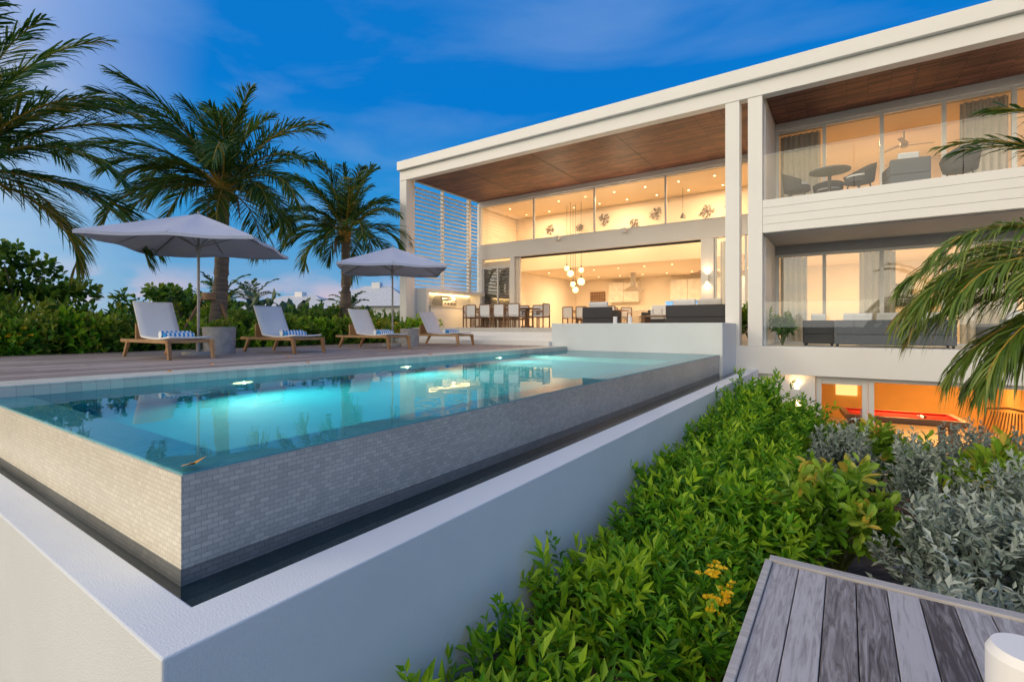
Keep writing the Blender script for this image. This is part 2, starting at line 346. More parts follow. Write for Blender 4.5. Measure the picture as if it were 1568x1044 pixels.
gl=math_(t,'POWER',math_(t,'MAXIMUM',dt.outputs['Value'],0.0),1.3)
cl=N(t,'ShaderNodeMixRGB'); t.links.new(ramp(t,n1.outputs[0],[(.35,(0,0,0)),(.65,(1,1,1))]),cl.inputs[0]); cl.inputs[1].default_value=(3.1,2.45,1.45,1); cl.inputs[2].default_value=(1.7,1.65,1.5,1)
m3=N(t,'ShaderNodeMixRGB'); t.links.new(gl,m3.inputs[0]); t.links.new(m2.outputs[0],m3.inputs[1]); t.links.new(cl.outputs[0],m3.inputs[2])
b1=N(t,'ShaderNodeBackground'); b1.inputs[1].default_value=.95; t.links.new(m3.outputs[0],b1.inputs[0])
sky=N(t,'ShaderNodeTexSky',sky_type='NISHITA'); sky.sun_disc=False; sky.sun_elevation=math.radians(8); sky.sun_rotation=math.radians(227)
b2=N(t,'ShaderNodeBackground'); b2.inputs[1].default_value=.002; t.links.new(sky.outputs[0],b2.inputs[0])
ad=N(t,'ShaderNodeAddShader'); t.links.new(b1.outputs[0],ad.inputs[0]); t.links.new(b2.outputs[0],ad.inputs[1]); t.links.new(ad.outputs[0],out.inputs[0])
def light(name,ty,loc,power,col,parent=None,dirv=(0,0,-1),size=.3,sy=None,spread=None):
    l=bpy.data.lights.new(name,ty); l.energy=power; l.color=col
    if ty=='AREA':
        l.size=size
        if sy: l.shape='RECTANGLE'; l.size_y=sy
        if spread: l.spread=spread
    elif ty=='POINT': l.shadow_soft_size=size
    elif ty=='SPOT': l.shadow_soft_size=.01; l.spot_size=math.radians(size); l.spot_blend=.8
    o=bpy.data.objects.new(name,l); o.location=loc; o.rotation_euler=Vector(dirv).to_track_quat('-Z','Y').to_euler(); COL.objects.link(o)
    if parent: o.parent=parent
    return o
sun=light('sun','SUN',(-10,-20,12),.9,(1,.87,.72),dirv=(1.05,1,-.5)); sun.data.angle=math.radians(18)

# ---------------------------------------------------------------- ground
def gh(x,y):
    if x>-1.9:
        f=min(max((y-3.5)/7.5,0),1); z=-2.05-1.05*f
        if y>14: z=-3.3
        return z+.04*math.sin(x*3+y*2)
    if x>-13.3 and y<40: return -3.6
    if x>-40: return -.75-(max(0,(-x-14))/26)*2.5
    return -3.3
xs=sorted(set([-3000,-800,-200,-80,-40,-30,-22,-18,-16,-14,-13.4,-13.2,-6,-1.95,-1.85,30,80,300,3000]+[i*.4-1.6 for i in range(30)]))
ys=sorted(set([-3000,-500,-100,-30,-10,-4,0,39,41,60,120,400,3000]+[i*.5 for i in range(0,31)]))
mb=MB(); V=[(x,y,gh(x,y)) for y in ys for x in xs]; nx=len(xs)
mb.add(V,[(j*nx+i,j*nx+i+1,(j+1)*nx+i+1,(j+1)*nx+i) for j in range(len(ys)-1) for i in range(nx-1)],GROUND,True)
mb.build('ground')

# ---------------------------------------------------------------- pool
pool=empty('swimming_pool')
XR,XL,Y0,Y1,ZW=-2.47,-6.5,.987,12.3,-.66
b=MB()
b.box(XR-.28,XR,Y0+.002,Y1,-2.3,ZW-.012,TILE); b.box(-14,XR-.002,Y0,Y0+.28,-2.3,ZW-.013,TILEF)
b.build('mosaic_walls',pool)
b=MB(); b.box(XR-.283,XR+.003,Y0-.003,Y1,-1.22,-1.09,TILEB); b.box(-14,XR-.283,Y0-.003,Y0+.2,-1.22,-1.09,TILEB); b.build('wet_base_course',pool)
b=MB(); b.box(XR-.275,XR-.01,Y0+.285,Y1-.002,ZW-.02,ZW-.006,TILET); b.box(-6.5,XR-.01,Y0+.01,Y0+.285,ZW-.02,ZW-.006,TILET); b.build('rim_tiles',pool)
b=MB()
b.box(XL-.0,XR-.28,Y0+.28,Y1,-2.25,-2.1,BASIN)
b.box(XR-.285,XR-.28,Y0+.28,Y1,-2.1,ZW-.013,BASIN); b.box(XL,XR-.28,Y0+.28,Y0+.285,-2.1,ZW-.013,BASIN)
b.box(XL-.1,XL,Y0+.28,Y1,-2.1,-.66,BASIN); b.box(XL,XR-.28,Y1-.005,Y1,-2.1,-.66,BASIN)
b.build('basin',pool)
bx('shallow_ledge',-6.48,XR-.29,9.9,12.28,-2.09,-.92,mat('ledge_plaster',(.10,.48,.54),.6,var=.1),pool)
MB().add([(XL,Y0+.003,ZW),(XR-.003,Y0+.003,ZW),(XR-.003,Y1,ZW),(XL,Y1,ZW)],[(0,1,2,3)],WATER).build('water_surface',pool)
b=MB(); b.box(XL-.12,XL+.012,Y0-.1,Y1+.0,-.70,-.585,COPE); b.box(-7.1,XL+.0,Y0-.1,Y1,-.585,-.555,COPE); b.build('coping',pool,bevel=.006)
for i,y in enumerate((3.3,6.15,8.97)):
    b=MB(); b.cyl((XL-.01,y,-1.25),(XL+.03,y,-1.25),.15,.15,STEEL,24); b.cyl((XL+.03,y,-1.25),(XL+.035,y,-1.25),.13,.13,POOLL,24); b.build('underwater_lamp',pool)
    light('underwater_light','SPOT',(XL+.07,y,-1.25),225,(.95,1,.70),pool,(1,0,-.05),172)
rw=empty('retaining_wall')
b=MB(); pl=[(-16,.69),(-1.87,.69),(-1.87,14),(-2.13,14),(-2.13,.89),(-16,.89)]
b.add([(x,y,-4) for x,y in pl]+[(x,y,-1.1) for x,y in pl],[(5,4,3,2,1,0),(6,7,8,9,10,11)]+[(i,(i+1)%6,6+(i+1)%6,6+i) for i in range(6)],STUC); b.build('wall',rw,bevel=.008)
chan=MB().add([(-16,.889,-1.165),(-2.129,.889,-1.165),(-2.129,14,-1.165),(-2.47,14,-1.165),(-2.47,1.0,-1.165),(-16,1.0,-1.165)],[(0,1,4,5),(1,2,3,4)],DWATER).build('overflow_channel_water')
lf=MB(); lf.add([(-.05,0,.0),(0,.03,.01),(.06,.01,.03),(.02,-.035,.012)],[(0,1,2,3)],DRYL); lf.add([(-.02,0,.0),(0.0,.05,.02),(.03,.07,.04),(.03,.02,.012)],[(0,1,2,3)],DRYL); lf.build('fallen_leaf',loc=(XR-.06,Y0+.05,ZW+.01))
lf=MB()
for (x,y) in((-6.9,2.6),(-6.8,4.4),(-6.75,7.0),(-7.6,3.4),(-8.3,5.0)): lf.add([(x,y,-.545),(x+.07,y+.03,-.53),(x+.12,y,-.548),(x+.06,y-.03,-.53)],[(0,1,2,3)],DRYL)
lf.build('fallen_leaves')

# ---------------------------------------------------------------- pool deck
b=MB(); x=-13.2
while x<-7.13:
    y=-3.0+R.random()*1.5
    b.box(x,x+.134,.3,y+4,-.60,-.56,DECKF); y+=4.004
    while y<12.1:
        e=min(y+R.uniform(2.5,4),12.14); b.box(x,x+.134,y,e,-.60,-.56,DECKF); y=e+.004
    x+=.14
b.box(-13.25,-7.12,1.3,12.14,-.75,-.61,BLACK); b.build('pool_deck')
b=MB(); x=-.385
while x<3.2:
    b.box(x,x+.139,-1.5,3.52,-1.54,-1.5,DECKN); x+=.1445
b.box(-.385,3.2,-1.4,3.5,-1.75,-1.555,BLACK)
b.build('timber_deck',bevel=.003)
PALEW=wood('pale_deck_edge',(.34,.32,.31),(.56,.54,.52),'X',.65,.3)
b=MB(); b.box(-.41,3.2,3.524,3.60,-1.70,-1.485,PALEW); b.box(-.43,-.389,-1.5,3.522,-1.70,-1.487,PALEW); b.build('timber_deck_edging',bevel=.004)
b=MB(); b.cyl((.535,2.46,-1.5),(.535,2.46,-1.17),.115,.115,WHITE,48); b.cyl((.535,2.46,-1.17),(.535,2.46,-1.14),.115,.10,WHITE,48); b.build('bollard_light')

# ---------------------------------------------------------------- house
H=empty('modern_villa')
XE=9.0
b=MB()
b.box(-15.1,XE,13.86,14.1,6.33,6.68,WHITE)
b.box(-15.06,XE,14.0,14.3,5.93,6.325,WHITE)
b.box(-15.1,-14.7,14.31,30,6.1,6.66,WHITE); b.build('roof_fascia',H,bevel=.01)
bx('roof_slab',-14.69,XE,14.31,30,6.12,6.6,WHITE,H)
b=MB(); b.box(-14.68,-1.96,14.31,18.85,6.0,6.08,SOFF); b.box(-1.74,XE,14.31,16.65,6.0,6.08,SOFF); b.build('timber_soffit',H)
b=MB()
for x in(-12.2,-9.1,-6.0,-2.9,1.4,4.5): b.box(x-.012,x+.012,14.32,18.7 if x<-2 else 16.49,5.992,5.999,BLACK)
b.build('soffit_joints',H)
bx('end_column',-15.1,-14.72,14.02,14.5,-.7,6.32,WHITE,H,.01)
b=MB(); b.box(-2.67,-2.32,14.02,14.37,-.499,5.93,WHITE); b.box(-2.12,-1.78,14.02,14.37,-.499,5.93,WHITE); b.build('front_columns',H,bevel=.01)
bx('party_wall',-1.95,-1.75,14.38,30,-3.3,5.99,WHITE,H)
b=MB(); b.box(-14.9,-2.72,13.25,29,-.6,-.04,STONE); b.build('terrace_floor',H)
b=MB()
for i in range(3): b.box(-14.6,-7.01,12.15+.36*i,13.24,-.56+.13*i+(.001 if i else 0),-.43+.13*i,WHITE)
b.build('terrace_steps',H,bevel=.006)
bx('planter_box_wall',-7.0,-2.4,12.3,14.0,-2.3,.09,STUC,H,.012)
bx('lower_terrace_slab',-2.7,XE,14.001,24,-1.2,-.5,WHITE,H,.008)
b=MB(); z=1.72
while z<5.9:
    b.box(-14.86,-14.76,14.5,18.7,z,z+.05,WHITE,None); z+=.175
b.box(-14.9,-14.74,18.05,18.2,1.6,6.0,WHITE); b.box(-14.9,-14.74,16.25,16.3,1.6,6.0,WHITE)
b.build('louvre_screen',H)
b=MB(); b.box(-15.05,-14.9,14.5,18.8,-.6,1.62,WHITE); b.box(-14.9,-14.3,14.9,18.7,1.45,1.6,WHITE); b.box(-14.9,-14.3,18.3,18.45,.88,1.45,WHITE); b.box(-14.9,-14.2,14.9,18.7,.82,.88,STONE); b.box(-14.88,-14.26,14.95,18.65,-.039,.82,WHITE)
b.box(-14.9,-14.3,14.75,14.9,-.039,1.6,WHITE); b.build('barbecue_alcove',H)
b=MB(); b.box(-14.86,-14.82,15.1,18.2,1.40,1.44,LED); b.build('alcove_led_strip',H)
light('alcove_light','AREA',(-14.6,16.6,1.43),40,(1,.62,.24),H,(-.2,0,-1),.1,3)
g=MB(); g.box(-.3,.3,-.45,.45,0,.2,STEEL)
g.grid(lambda u,v:Vector((.3*math.cos(math.pi*v),-.45+.9*u,.2+.26*math.sin(math.pi*v))),2,12,STEEL)
for yy in(-.45,.45): g.add([(.3*math.cos(math.pi*k/10),yy,.2+.26*math.sin(math.pi*k/10)) for k in range(11)],[tuple(range(11))],STEEL)
g.cyl((.36,-.35,.27),(.36,.35,.27),.015,.015,BLACK)
for k in range(4): g.cyl((.3,-.3+.2*k,.1),(.34,-.3+.2*k,.1),.03,.03,BLACK)
g.build('barbecue_grill',None,(-14.53,16.1,.884))
YF=18.8
b=MB()
b.box(-14.7,-1.96,18.7,18.98,3.2,3.86,WHITE)
b.box(-14.7,-14.5,18.72,18.96,-.039,3.2,WHITE); b.box(-12.85,-12.62,18.72,18.96,-.039,3.2,WHITE)
b.box(-4.4,-3.95,18.72,18.96,-.039,3.2,WHITE)
b.box(-14.7,-1.96,18.72,18.96,5.80,6.0,WHITE); b.build('facade_bands',H,bevel=.006)
b=MB()
for x in(-14.66,-11.6,-8.65,-5.7,-2.75): b.box(x-.035,x+.035,18.76,18.84,3.86,5.8,FRAME)
b.box(-14.69,-1.96,18.765,18.835,3.861,3.93,FRAME); b.box(-14.69,-1.96,18.765,18.835,5.73,5.799,FRAME)
for x in(-14.46,-13.6,-12.89): b.box(x-.035,x+.035,18.76,18.84,-.039,2.75,FRAME)
b.box(-14.5,-12.85,18.765,18.835,2.75,2.85,FRAME)
for x in(-3.9,-2.9,-2.02): b.box(x-.035,x+.035,18.76,18.84,-.039,3.19,FRAME)
for x in(-12.58,-12.48,-12.38): b.box(x-.02,x+.02,18.8,18.9,-.039,3.19,FRAME)
b.box(-12.6,-4.4,18.9,18.95,3.12,3.199,BLACK)
b.build('window_frames',H)
b=MB()
for k in range(24): b.box(-14.42,-13.0,18.86,18.9,.12+k*.11,.17+k*.11,BLACK)
b.build('shutter_blades',H)
b=MB(); b.add([(-14.66,YF,3.9),(-1.96,YF,3.9),(-1.96,YF,5.75),(-14.66,YF,5.75)],[(0,1,2,3)],GLASS)
b.add([(-14.46,YF,0),(-12.89,YF,0),(-12.89,YF,2.8),(-14.46,YF,2.8)],[(0,1,2,3)],GLASSR)
b.add([(-3.9,YF,0),(-1.96,YF,0),(-1.96,YF,3.15),(-3.9,YF,3.15)],[(0,1,2,3)],GLASSR); b.build('living_glazing',H)
b=MB(); b.box(-15.0,-14.71,18.99,29.2,-.6,6.0,WHITE); b.build('left_wall',H)
b=MB(); b.box(-14.7,-14.68,18.99,29,-.03,5.75,INT); b.box(-14.67,-1.96,29,29.2,-.6,6.0,INT); b.box(-14.67,-1.97,22,22.2,2.95,5.85,INT); b.box(-1.97,-1.955,18.99,29,-.03,5.85,INT); b.box(-14.7,-12.95,18.97,18.99,-.03,3.1,INT)
b.build('interior_walls',H)
b=MB(); b.box(-14.67,-1.98,22.21,28.99,2.96,3.1,INTC); b.box(-14.67,-1.98,18.97,21.99,5.74,5.86,INTC); b.build('interior_ceilings',H)
WARM=(1,.66,.36)
for x in(-12.4,-8.4,-4.4):
    light('downlight','AREA',(x,20.4,5.72),155,WARM,H,size=.35)
    light('kitchen_downlight','AREA',(x,25.6,2.94),185,(1,.69,.41),H,size=.35)
b=MB()
for x in np.arange(-13.6,-2.6,1.35):
    for y in(19.8,21.3): b.cyl((x,y,5.739),(x,y,5.733),.035,.035,LAMP,12)
    for y in(23.6,27.2): b.cyl((x,y,2.959),(x,y,2.953),.035,.035,LAMP,12)
b.build('recessed_spots',H)
b=MB()
for x in(-10.3,-7.3):
    b.box(x-.09,x+.09,18.52,18.70,3.72,3.9,FRAME); b.box(x-.07,x+.07,18.54,18.68,3.901,3.905,LAMP)
    light('facade_uplight','AREA',(x,18.6,3.93),16,(1,.8,.55),H,(0,-.3,1),.12)
b.build('facade_uplights',H)
YW=16.6
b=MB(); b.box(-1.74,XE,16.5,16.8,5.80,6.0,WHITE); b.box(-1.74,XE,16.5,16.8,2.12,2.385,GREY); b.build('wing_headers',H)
b=MB(); b.box(-1.749,XE,14.16,23,2.39,3.2,WHITE); b.build('upper_floor_slab',H)
b=MB()
for i in range(4): b.box(-1.775,XE,14.02,14.15,2.40+.21*i,2.40+.21*i+.204,WHITE)
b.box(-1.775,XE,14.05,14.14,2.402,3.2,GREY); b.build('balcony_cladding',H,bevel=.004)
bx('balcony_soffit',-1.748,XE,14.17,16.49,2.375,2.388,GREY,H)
b=MB()
for x in(-1.70,-.52,.79,2.06,3.34,4.6,5.9,7.2):
    b.box(x-.045,x+.045,16.55,16.65,3.2,5.8,FRAME); b.box(x-.045,x+.045,16.55,16.65,-.499,2.12,FRAME)
for z0,z1 in((3.201,3.27),(5.72,5.799),(-.498,-.43),(2.04,2.119)): b.box(-1.74,XE,16.56,16.64,z0,z1,FRAME)
b.build('wing_window_frames',H)
b=MB(); b.add([(-1.7,YW,3.2),(XE,YW,3.2),(XE,YW,5.75),(-1.7,YW,5.75)],[(0,1,2,3)],GLASS)
b.add([(-1.7,YW,-.45),(XE,YW,-.45),(XE,YW,2.1),(-1.7,YW,2.1)],[(0,1,2,3)],GLASSR); b.build('wing_glazing',H)
b=MB()
for z0,z1 in((3.205,4.4),(-.49,.62)):
    xx=-1.76
    while xx<XE-.1: b.add([(xx,14.077,z0),(min(xx+1.9,XE),14.077,z0),(min(xx+1.9,XE),14.077,z1),(xx,14.077,z1)],[(0,1,2,3)],BGL); b.box(xx,min(xx+1.9,XE),14.07,14.085,z1+.001,z1+.006,FRAME); xx+=1.915
b.build('glass_balustrade',H)
b=MB(); b.box(-1.74,XE,22,22.2,-.5,6,INT); b.box(XE-.1,XE,16.8,22,-.5,6,INT); b.box(2.9,3.0,17.2,22,3.2,5.75,INT); b.box(3.0,3.1,17.2,22,-.5,2.3,INT); b.box(-1.749,-1.735,16.8,22,-.49,5.9,INT); b.build('wing_interior_walls',H)
b=MB(); b.box(-1.73,XE,16.81,21.99,5.74,5.85,INTC); b.box(-1.73,XE,16.81,21.99,2.3,2.389,INTC); b.box(-1.73,XE,16.81,21.99,3.2,3.215,STONE); b.build('wing_ceilings',H)
for x in(.6,5.5):
    light('bedroom_downlight','AREA',(x,19.2,5.72),110,(1,.58,.28),H,size=.5)
    light('lounge_downlight','AREA',(x,19.2,2.28),150,(1,.70,.40),H,size=.5)
b=MB(); b.box(.2,2.2,19.4,21.6,3.25,3.6,DTABLE); b.box(.25,2.15,19.45,21.5,3.605,3.8,FAB); b.box(.1,2.3,21.6,21.7,3.22,4.5,DTABLE)
for x in(.4,1.3): b.box(x,x+.7,21.05,21.5,3.805,3.95,CUSH)
b.build('bed',bevel=.03)
b=MB(); b.box(4.6,4.65,21.9,21.98,4.2,5.1,BLACK); b.box(-1.0,-.1,21.93,21.98,4.1,5.0,DTABLE); b.box(-.95,-.15,21.91,21.929,4.15,4.95,CUSH); b.build('framed_picture')
b=MB(); b.box(.3,2.1,21.6,21.95,-.45,.25,DTABLE); b.box(.5,1.9,21.9,21.97,.7,1.5,BLACK); b.build('media_cabinet')
def curtain(name,x0,x1,z0,z1,y,m,amp=.045):
    n=int((x1-x0)*34); MB().grid(lambda u,v:Vector((x0+(x1-x0)*u,y+amp*math.sin(u*(x1-x0)*44)+.012*math.sin(u*77+v*3),z0+(z1-z0)*v)),n*2,3,m).build(name,H)
curtain('curtain',-1.65,-.62,3.25,5.7,16.85,CURT); curtain('curtain',2.4,3.3,3.25,5.7,16.85,CURT)
curtain('curtain',-1.65,-.95,-.45,2.06,16.85,CURTW); curtain('curtain',.3,1.1,-.45,2.06,16.85,CURTW); curtain('curtain',2.4,3.4,-.45,2.06,16.85,CURTW)
curtain('curtain',-3.8,-3.3,0,3.1,19.1,CURTW)
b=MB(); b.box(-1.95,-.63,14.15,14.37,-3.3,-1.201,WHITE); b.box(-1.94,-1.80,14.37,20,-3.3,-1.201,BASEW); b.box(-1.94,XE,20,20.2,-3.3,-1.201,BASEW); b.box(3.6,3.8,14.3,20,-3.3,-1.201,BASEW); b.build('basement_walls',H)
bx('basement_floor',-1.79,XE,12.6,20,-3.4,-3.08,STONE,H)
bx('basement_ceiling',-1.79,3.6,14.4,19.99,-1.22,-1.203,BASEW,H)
b=MB()
for x in(-.56,.36,.48,3.5): b.box(x-.055,x+.055,14.2,14.3,-3.08,-1.3,FRAME)
b.box(-.62,4,14.2,14.3,-1.3,-1.202,FRAME); b.box(-.5,.30,14.21,14.29,-3.079,-2.95,FRAME); b.box(-.5,.30,14.21,14.29,-1.39,-1.301,FRAME); b.cyl((.28,14.17,-2.15),(.28,14.17,-1.95),.012,.012,STEEL); b.build('basement_door_frames',H)
light('basement_light','AREA',(1.2,16.8,-1.25),62,(1,.58,.20),H,size=.5); light('basement_light','AREA',(2.6,18.2,-1.25),45,(1,.58,.20),H,size=.5)
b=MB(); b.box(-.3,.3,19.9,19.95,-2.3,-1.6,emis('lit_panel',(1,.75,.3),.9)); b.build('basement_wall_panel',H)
def sconce(x,y,z,p=10):
    e=empty('wall_sconce',(x,y,z)); b=MB(); b.box(-.055,.055,-.12,-.001,-.13,.13,WHITE); b.box(-.04,.04,-.105,-.015,.1305,.133,LAMP); b.box(-.04,.04,-.105,-.015,-.133,-.1305,LAMP); b.build('fitting',e)
    light('up_light','AREA',(0,-.07,.15),p,(1,.60,.28),e,(0,-.05,1),.07,spread=2.2); light('down_light','AREA',(0,-.07,-.15),p,(1,.60,.28),e,(0,-.05,-1),.07,spread=2.2)
sconce(-1.02,14.15,-1.68,2.6); sconce(-4.17,18.72,1.75,4)
# ---------------------------------------------------------------- kitchen etc
kx=empty('kitchen')
b=MB()
KW=mat('cabinet_white',(.75,.70,.60),.4); KW2=mat('wine_rack_brown',(.35,.28,.2),.6)  # second material is a plain brown for the wine rack cylinders
for i in range(7):
    x=-12.2+i*.95
    b.box(x,x+.93,28.3,28.99,.0,.88,KW)
    if i not in (2,3): b.box(x,x+.93,28.6,28.99,1.5,2.7,KW)
b.box(-12.25,-5.5,28.25,28.995,.885,.93,STONE); b.box(-5.4,-4.4,28.3,28.99,0,2.7,STEEL)
b.build('cabinets',kx,bevel=.006)
b=MB(); b.box(-10.9,-7.6,25.6,26.6,-.03,.86,KW); b.box(-11,-7.5,25.5,26.7,.865,.92,WHITE); b.build('island',kx,bevel=.01)
b=MB(); hb=[(-10.25,25.8,1.95),(-9.15,25.8,1.95),(-9.15,26.4,1.95),(-10.25,26.4,1.95)]; ht=[(-9.85,26,2.2),(-9.55,26,2.2),(-9.55,26.2,2.2),(-9.85,26.2,2.2)]
b.add(hb+ht,[(0,3,2,1),(0,1,5,4),(1,2,6,5),(2,3,7,6),(3,0,4,7)],STEEL); b.box(-9.82,-9.58,26.02,26.18,2.2,2.955,STEEL); b.build('extractor_hood',kx)
b=MB(); b.box(-13.6,-12.6,28.9,28.99,.3,2.2,DTABLE)
for i in range(6):
    for j in range(10): b.cyl((-13.52+i*.17,28.88,.4+j*.18),(-13.52+i*.17,28.8,.4+j*.18),.05,.05,KW2,8)
b.build('wine_rack')
b=MB(); b.box(-8.8,-7.0,28.97,28.985,1.1,1.48,emis('splash_screen',(.12,.4,.9),.6)); b.build('backsplash_window',kx)
def stool(x,y):
    b=MB(); b.cyl((0,0,.6),(0,0,.66),.19,.19,FAB,16)
    for a in range(4): b.cyl((.1*math.cos(a*1.57+.78),.1*math.sin(a*1.57+.78),.6),(.2*math.cos(a*1.57+.78),.2*math.sin(a*1.57+.78),0),.015,.012,DTABLE,8)
    b.build('bar_stool',None,(x,y,-.03))
for i in range(4): stool(-10.5+i*.8,25.2)
pc=empty('pendant_light_cluster',(-10.4,20.6,0))
for i,(dx,dy,z,r) in enumerate([(-.55,.1,2.75,.12),(-.15,-.3,2.45,.15),(.15,.2,2.1,.17),(-.1,.1,1.72,.14),(.3,-.1,2.6,.12),(-.3,.25,2.0,.13)]):
    b=MB(); b.sph((dx,dy,z),r,GLOBE); b.cyl((dx,dy,z+r),(dx,dy,z+r+.08),.04,.03,BLACK); b.cyl((dx,dy,z+r),(dx,dy,5.74),.008,.008,BLACK,6); b.build('globe_pendant',pc)
b=MB(); b.cyl((-5.6,20.8,5.74),(-5.6,20.8,4.7),.008,.008,BLACK,6); b.cyl((-5.6,20.8,4.7),(-5.6,20.8,4.5),.03,.12,BLACK,12); b.build('ceiling_pendant')
BLACKC=mat('coral_finish',(.13,.09,.08),.7)
def coral(x,z,s):
    b=MB()
    def br(p,a,l,d):
        if d==0: return
        q=(p[0]+math.cos(a)*l,p[1]+math.sin(a)*l); b.cyl((p[0],0,p[1]),(q[0],R.uniform(-.02,.02),q[1]),.012*d*.4,.007*d*.4,BLACKC,4,False)
        for k in range(3): br(q,a+R.uniform(-.75,.75),l*R.uniform(.5,.85),d-1)
    for k in range(9): br((0,0),k*.70+R.uniform(-.25,.25),.15*s*2*R.uniform(.7,1.1),4)
    b.build('coral_wall_art',None,(x,21.95,z))
for x,z,s in((-12.6,4.95,.36),(-10.9,4.9,.3),(-9.6,5.15,.40),(-8.1,4.75,.34),(-7.1,5.1,.40),(-4.9,4.9,.42),(-4.0,5.1,.34)): coral(x,z,s)
def fan(x,y,z,a0=0):
    b=MB(); b.cyl((0,0,0),(0,0,-.35),.015,.015,BLACK); b.cyl((0,0,-.35),(0,0,-.47),.1,.09,DTABLE,20)
    for k in range(3):
        M=Matrix.Rotation(a0+k*2.094,4,'Z')@Matrix.Rotation(.2,4,'X'); b.box(.08,.72,-.06,.06,-.42,-.405,DTABLE,M)
    b.build('ceiling_fan',None,(x,y,z))
fan(-5.6,24.2,2.95,.4); fan(1.4,18.4,5.73,.2)
# ---------------------------------------------------------------- outdoor furniture
def dchair(x,y,rz):
    b=MB()
    for sx in(-.24,.24):
        b.box(sx-.02,sx+.02,.2,.24,0,.64,DTABLE); b.box(sx-.02,sx+.02,-.27,-.23,0,.9,DTABLE); b.box(sx-.025,sx+.025,-.25,.24,.62,.65,DTABLE)
        b.box(sx-.02,sx+.02,-.23,.2,.38,.42,DTABLE)
    b.box(-.22,.22,-.23,.22,.42,.47,FAB); b.box(-.219,.219,-.262,-.238,.48,.88,FAB); b.box(-.22,.22,-.27,-.23,.88,.92,DTABLE)
    b.build('dining_chair',None,(x,y,-.038),rz,bevel=.006)
def dtable(x,y,l,w):
    b=MB(); b.box(-l/2,l/2,-w/2,w/2,.71,.76,DTABLE)
    for sx in(-1,1):
        b.box(sx*(l/2-.3)-.05,sx*(l/2-.3)+.05,-w/2+.1,w/2-.1,0,.06,DTABLE); b.box(sx*(l/2-.3)-.04,sx*(l/2-.3)+.04,-.08,.08,.06,.71,DTABLE)
    b.box(-l/2+.3,l/2-.3,-.03,.03,.3,.36,DTABLE); b.build('dining_table',None,(x,y,-.038),bevel=.008)
dtable(-11.4,16.2,2.8,1.0)
for i in range(4): dchair(-12.4+i*.68,15.55,R.uniform(-.1,.1)); dchair(-12.4+i*.68,16.85,math.pi)
dchair(-13.1,16.2,-1.57); dchair(-9.7,16.2,1.57)
dtable(-9.2,20.3,2.6,1.0)
for i in range(4): dchair(-10.2+i*.66,19.6,0); dchair(-10.2+i*.66,21.0,math.pi)
def sofa(x,y,z,w,rz,m=WICK,name='wicker_sofa',d=.85,cn=None):
    b=MB(); b.box(-w/2,w/2,-d/2,d/2,.06,.30,m); b.box(-w/2,w/2,-d/2,-d/2+.14,.301,.66,m)
    for s in(-1,1): b.box(min(s*w/2,s*(w/2-.13)),max(s*w/2,s*(w/2-.13)),-d/2+.141,d/2,.301,.56,m)
    n=cn or max(1,round(w/.8)); cw=(w-.28)/n
    for i in range(n):
        x0=-w/2+.14+i*cw; b.box(x0+.01,x0+cw-.01,-d/2+.15,d/2-.01,.305,.44,CUSH)
        M=Matrix.Translation((0,-d/2+.2,.64))@Matrix.Rotation(.2,4,'X'); b.box(x0+.04,x0+cw-.04,-.06,.06,-.19,.19,CUSH if i%2 else FAB,M)
    for sx in(-1,1):
        for sy in(-1,1): b.box(sx*(w/2-.06)-.03,sx*(w/2-.06)+.03,sy*(d/2-.06)-.03,sy*(d/2-.06)+.03,0,.06,BLACK)
    b.build(name,None,(x,y,z),rz,bevel=.025)
sofa(-6.6,14.9,-.038,1.0,0,name='wicker_armchair'); sofa(-3.55,14.9,-.038,1.7,0)
sofa(-5.0,17.9,-.038,2.4,math.pi); sofa(-7.5,17.0,-.038,.95,-1.57,name='wicker_armchair')
b=MB(); b.box(-.6,.6,-.35,.35,.36,.40,DTABLE); b.box(-.55,-.45,-.3,.3,0,.36,DTABLE); b.box(.45,.55,-.3,.3,0,.36,DTABLE)
for dx in(-.3,0,.25): b.cyl((dx,0,.40),(dx,0,.62),.05,.05,FAB,16)
b.build('coffee_table',None,(-5.1,16.3,-.038),bevel=.006)
for x in(-5.6,-5.15): MB().cyl((0,0,0),(0,0,.2),.06,.06,FAB,16).sph((0,0,.17),.03,GLOBE).build('candle_lantern',None,(x,13.6,.09))
sofa(.9,15.1,-.499,2.3,0,GWICK); sofa(-.6,15.3,-.499,.7,0,WICK,'wicker_armchair',.7)
sofa(3.2,15.4,-.499,1.2,.4,GWICK)
def tub(x,y,z,rz,m=WICK):
    b=MB()
    b.grid(lambda u,v:Vector(((.27+.05*v)*math.cos(-.35+u*3.84),(.27+.05*v)*math.sin(-.35+u*3.84)*-1,.30+v*(.20+.26*math.sin(math.pi*u)**1.3))),22,6,m)
    b.grid(lambda u,v:Vector(((.31+.05*v)*math.cos(-.35+u*3.84),(.31+.05*v)*math.sin(-.35+u*3.84)*-1,.30+v*(.21+.26*math.sin(math.pi*u)**1.3))),22,6,m)
    b.cyl((0,0,.28),(0,0,.40),.30,.29,m,24); b.cyl((0,0,.40),(0,0,.45),.27,.26,CUSH,24)
    for a in(.8,2.35,3.9,5.5): b.cyl((.2*math.cos(a),.2*math.sin(a),.3),(.27*math.cos(a),.27*math.sin(a),0),.018,.014,BLACK,8)
    b.build('wicker_tub_chair',None,(x,y,z),rz)
def rtable(x,y,z,r=.5):
    b=MB(); b.cyl((0,0,.70),(0,0,.73),r,r,GWICK,36); b.cyl((0,0,.02),(0,0,.70),.04,.04,BLACK,16); b.cyl((0,0,0),(0,0,.02),.26,.26,BLACK,24); b.build('round_balcony_table',None,(x,y,z))
rtable(-.35,14.75,3.2,.45); tub(-1.05,14.65,3.2,-1.57); tub(.25,14.6,3.2,2.3); tub(-.4,15.55,3.2,3.14)
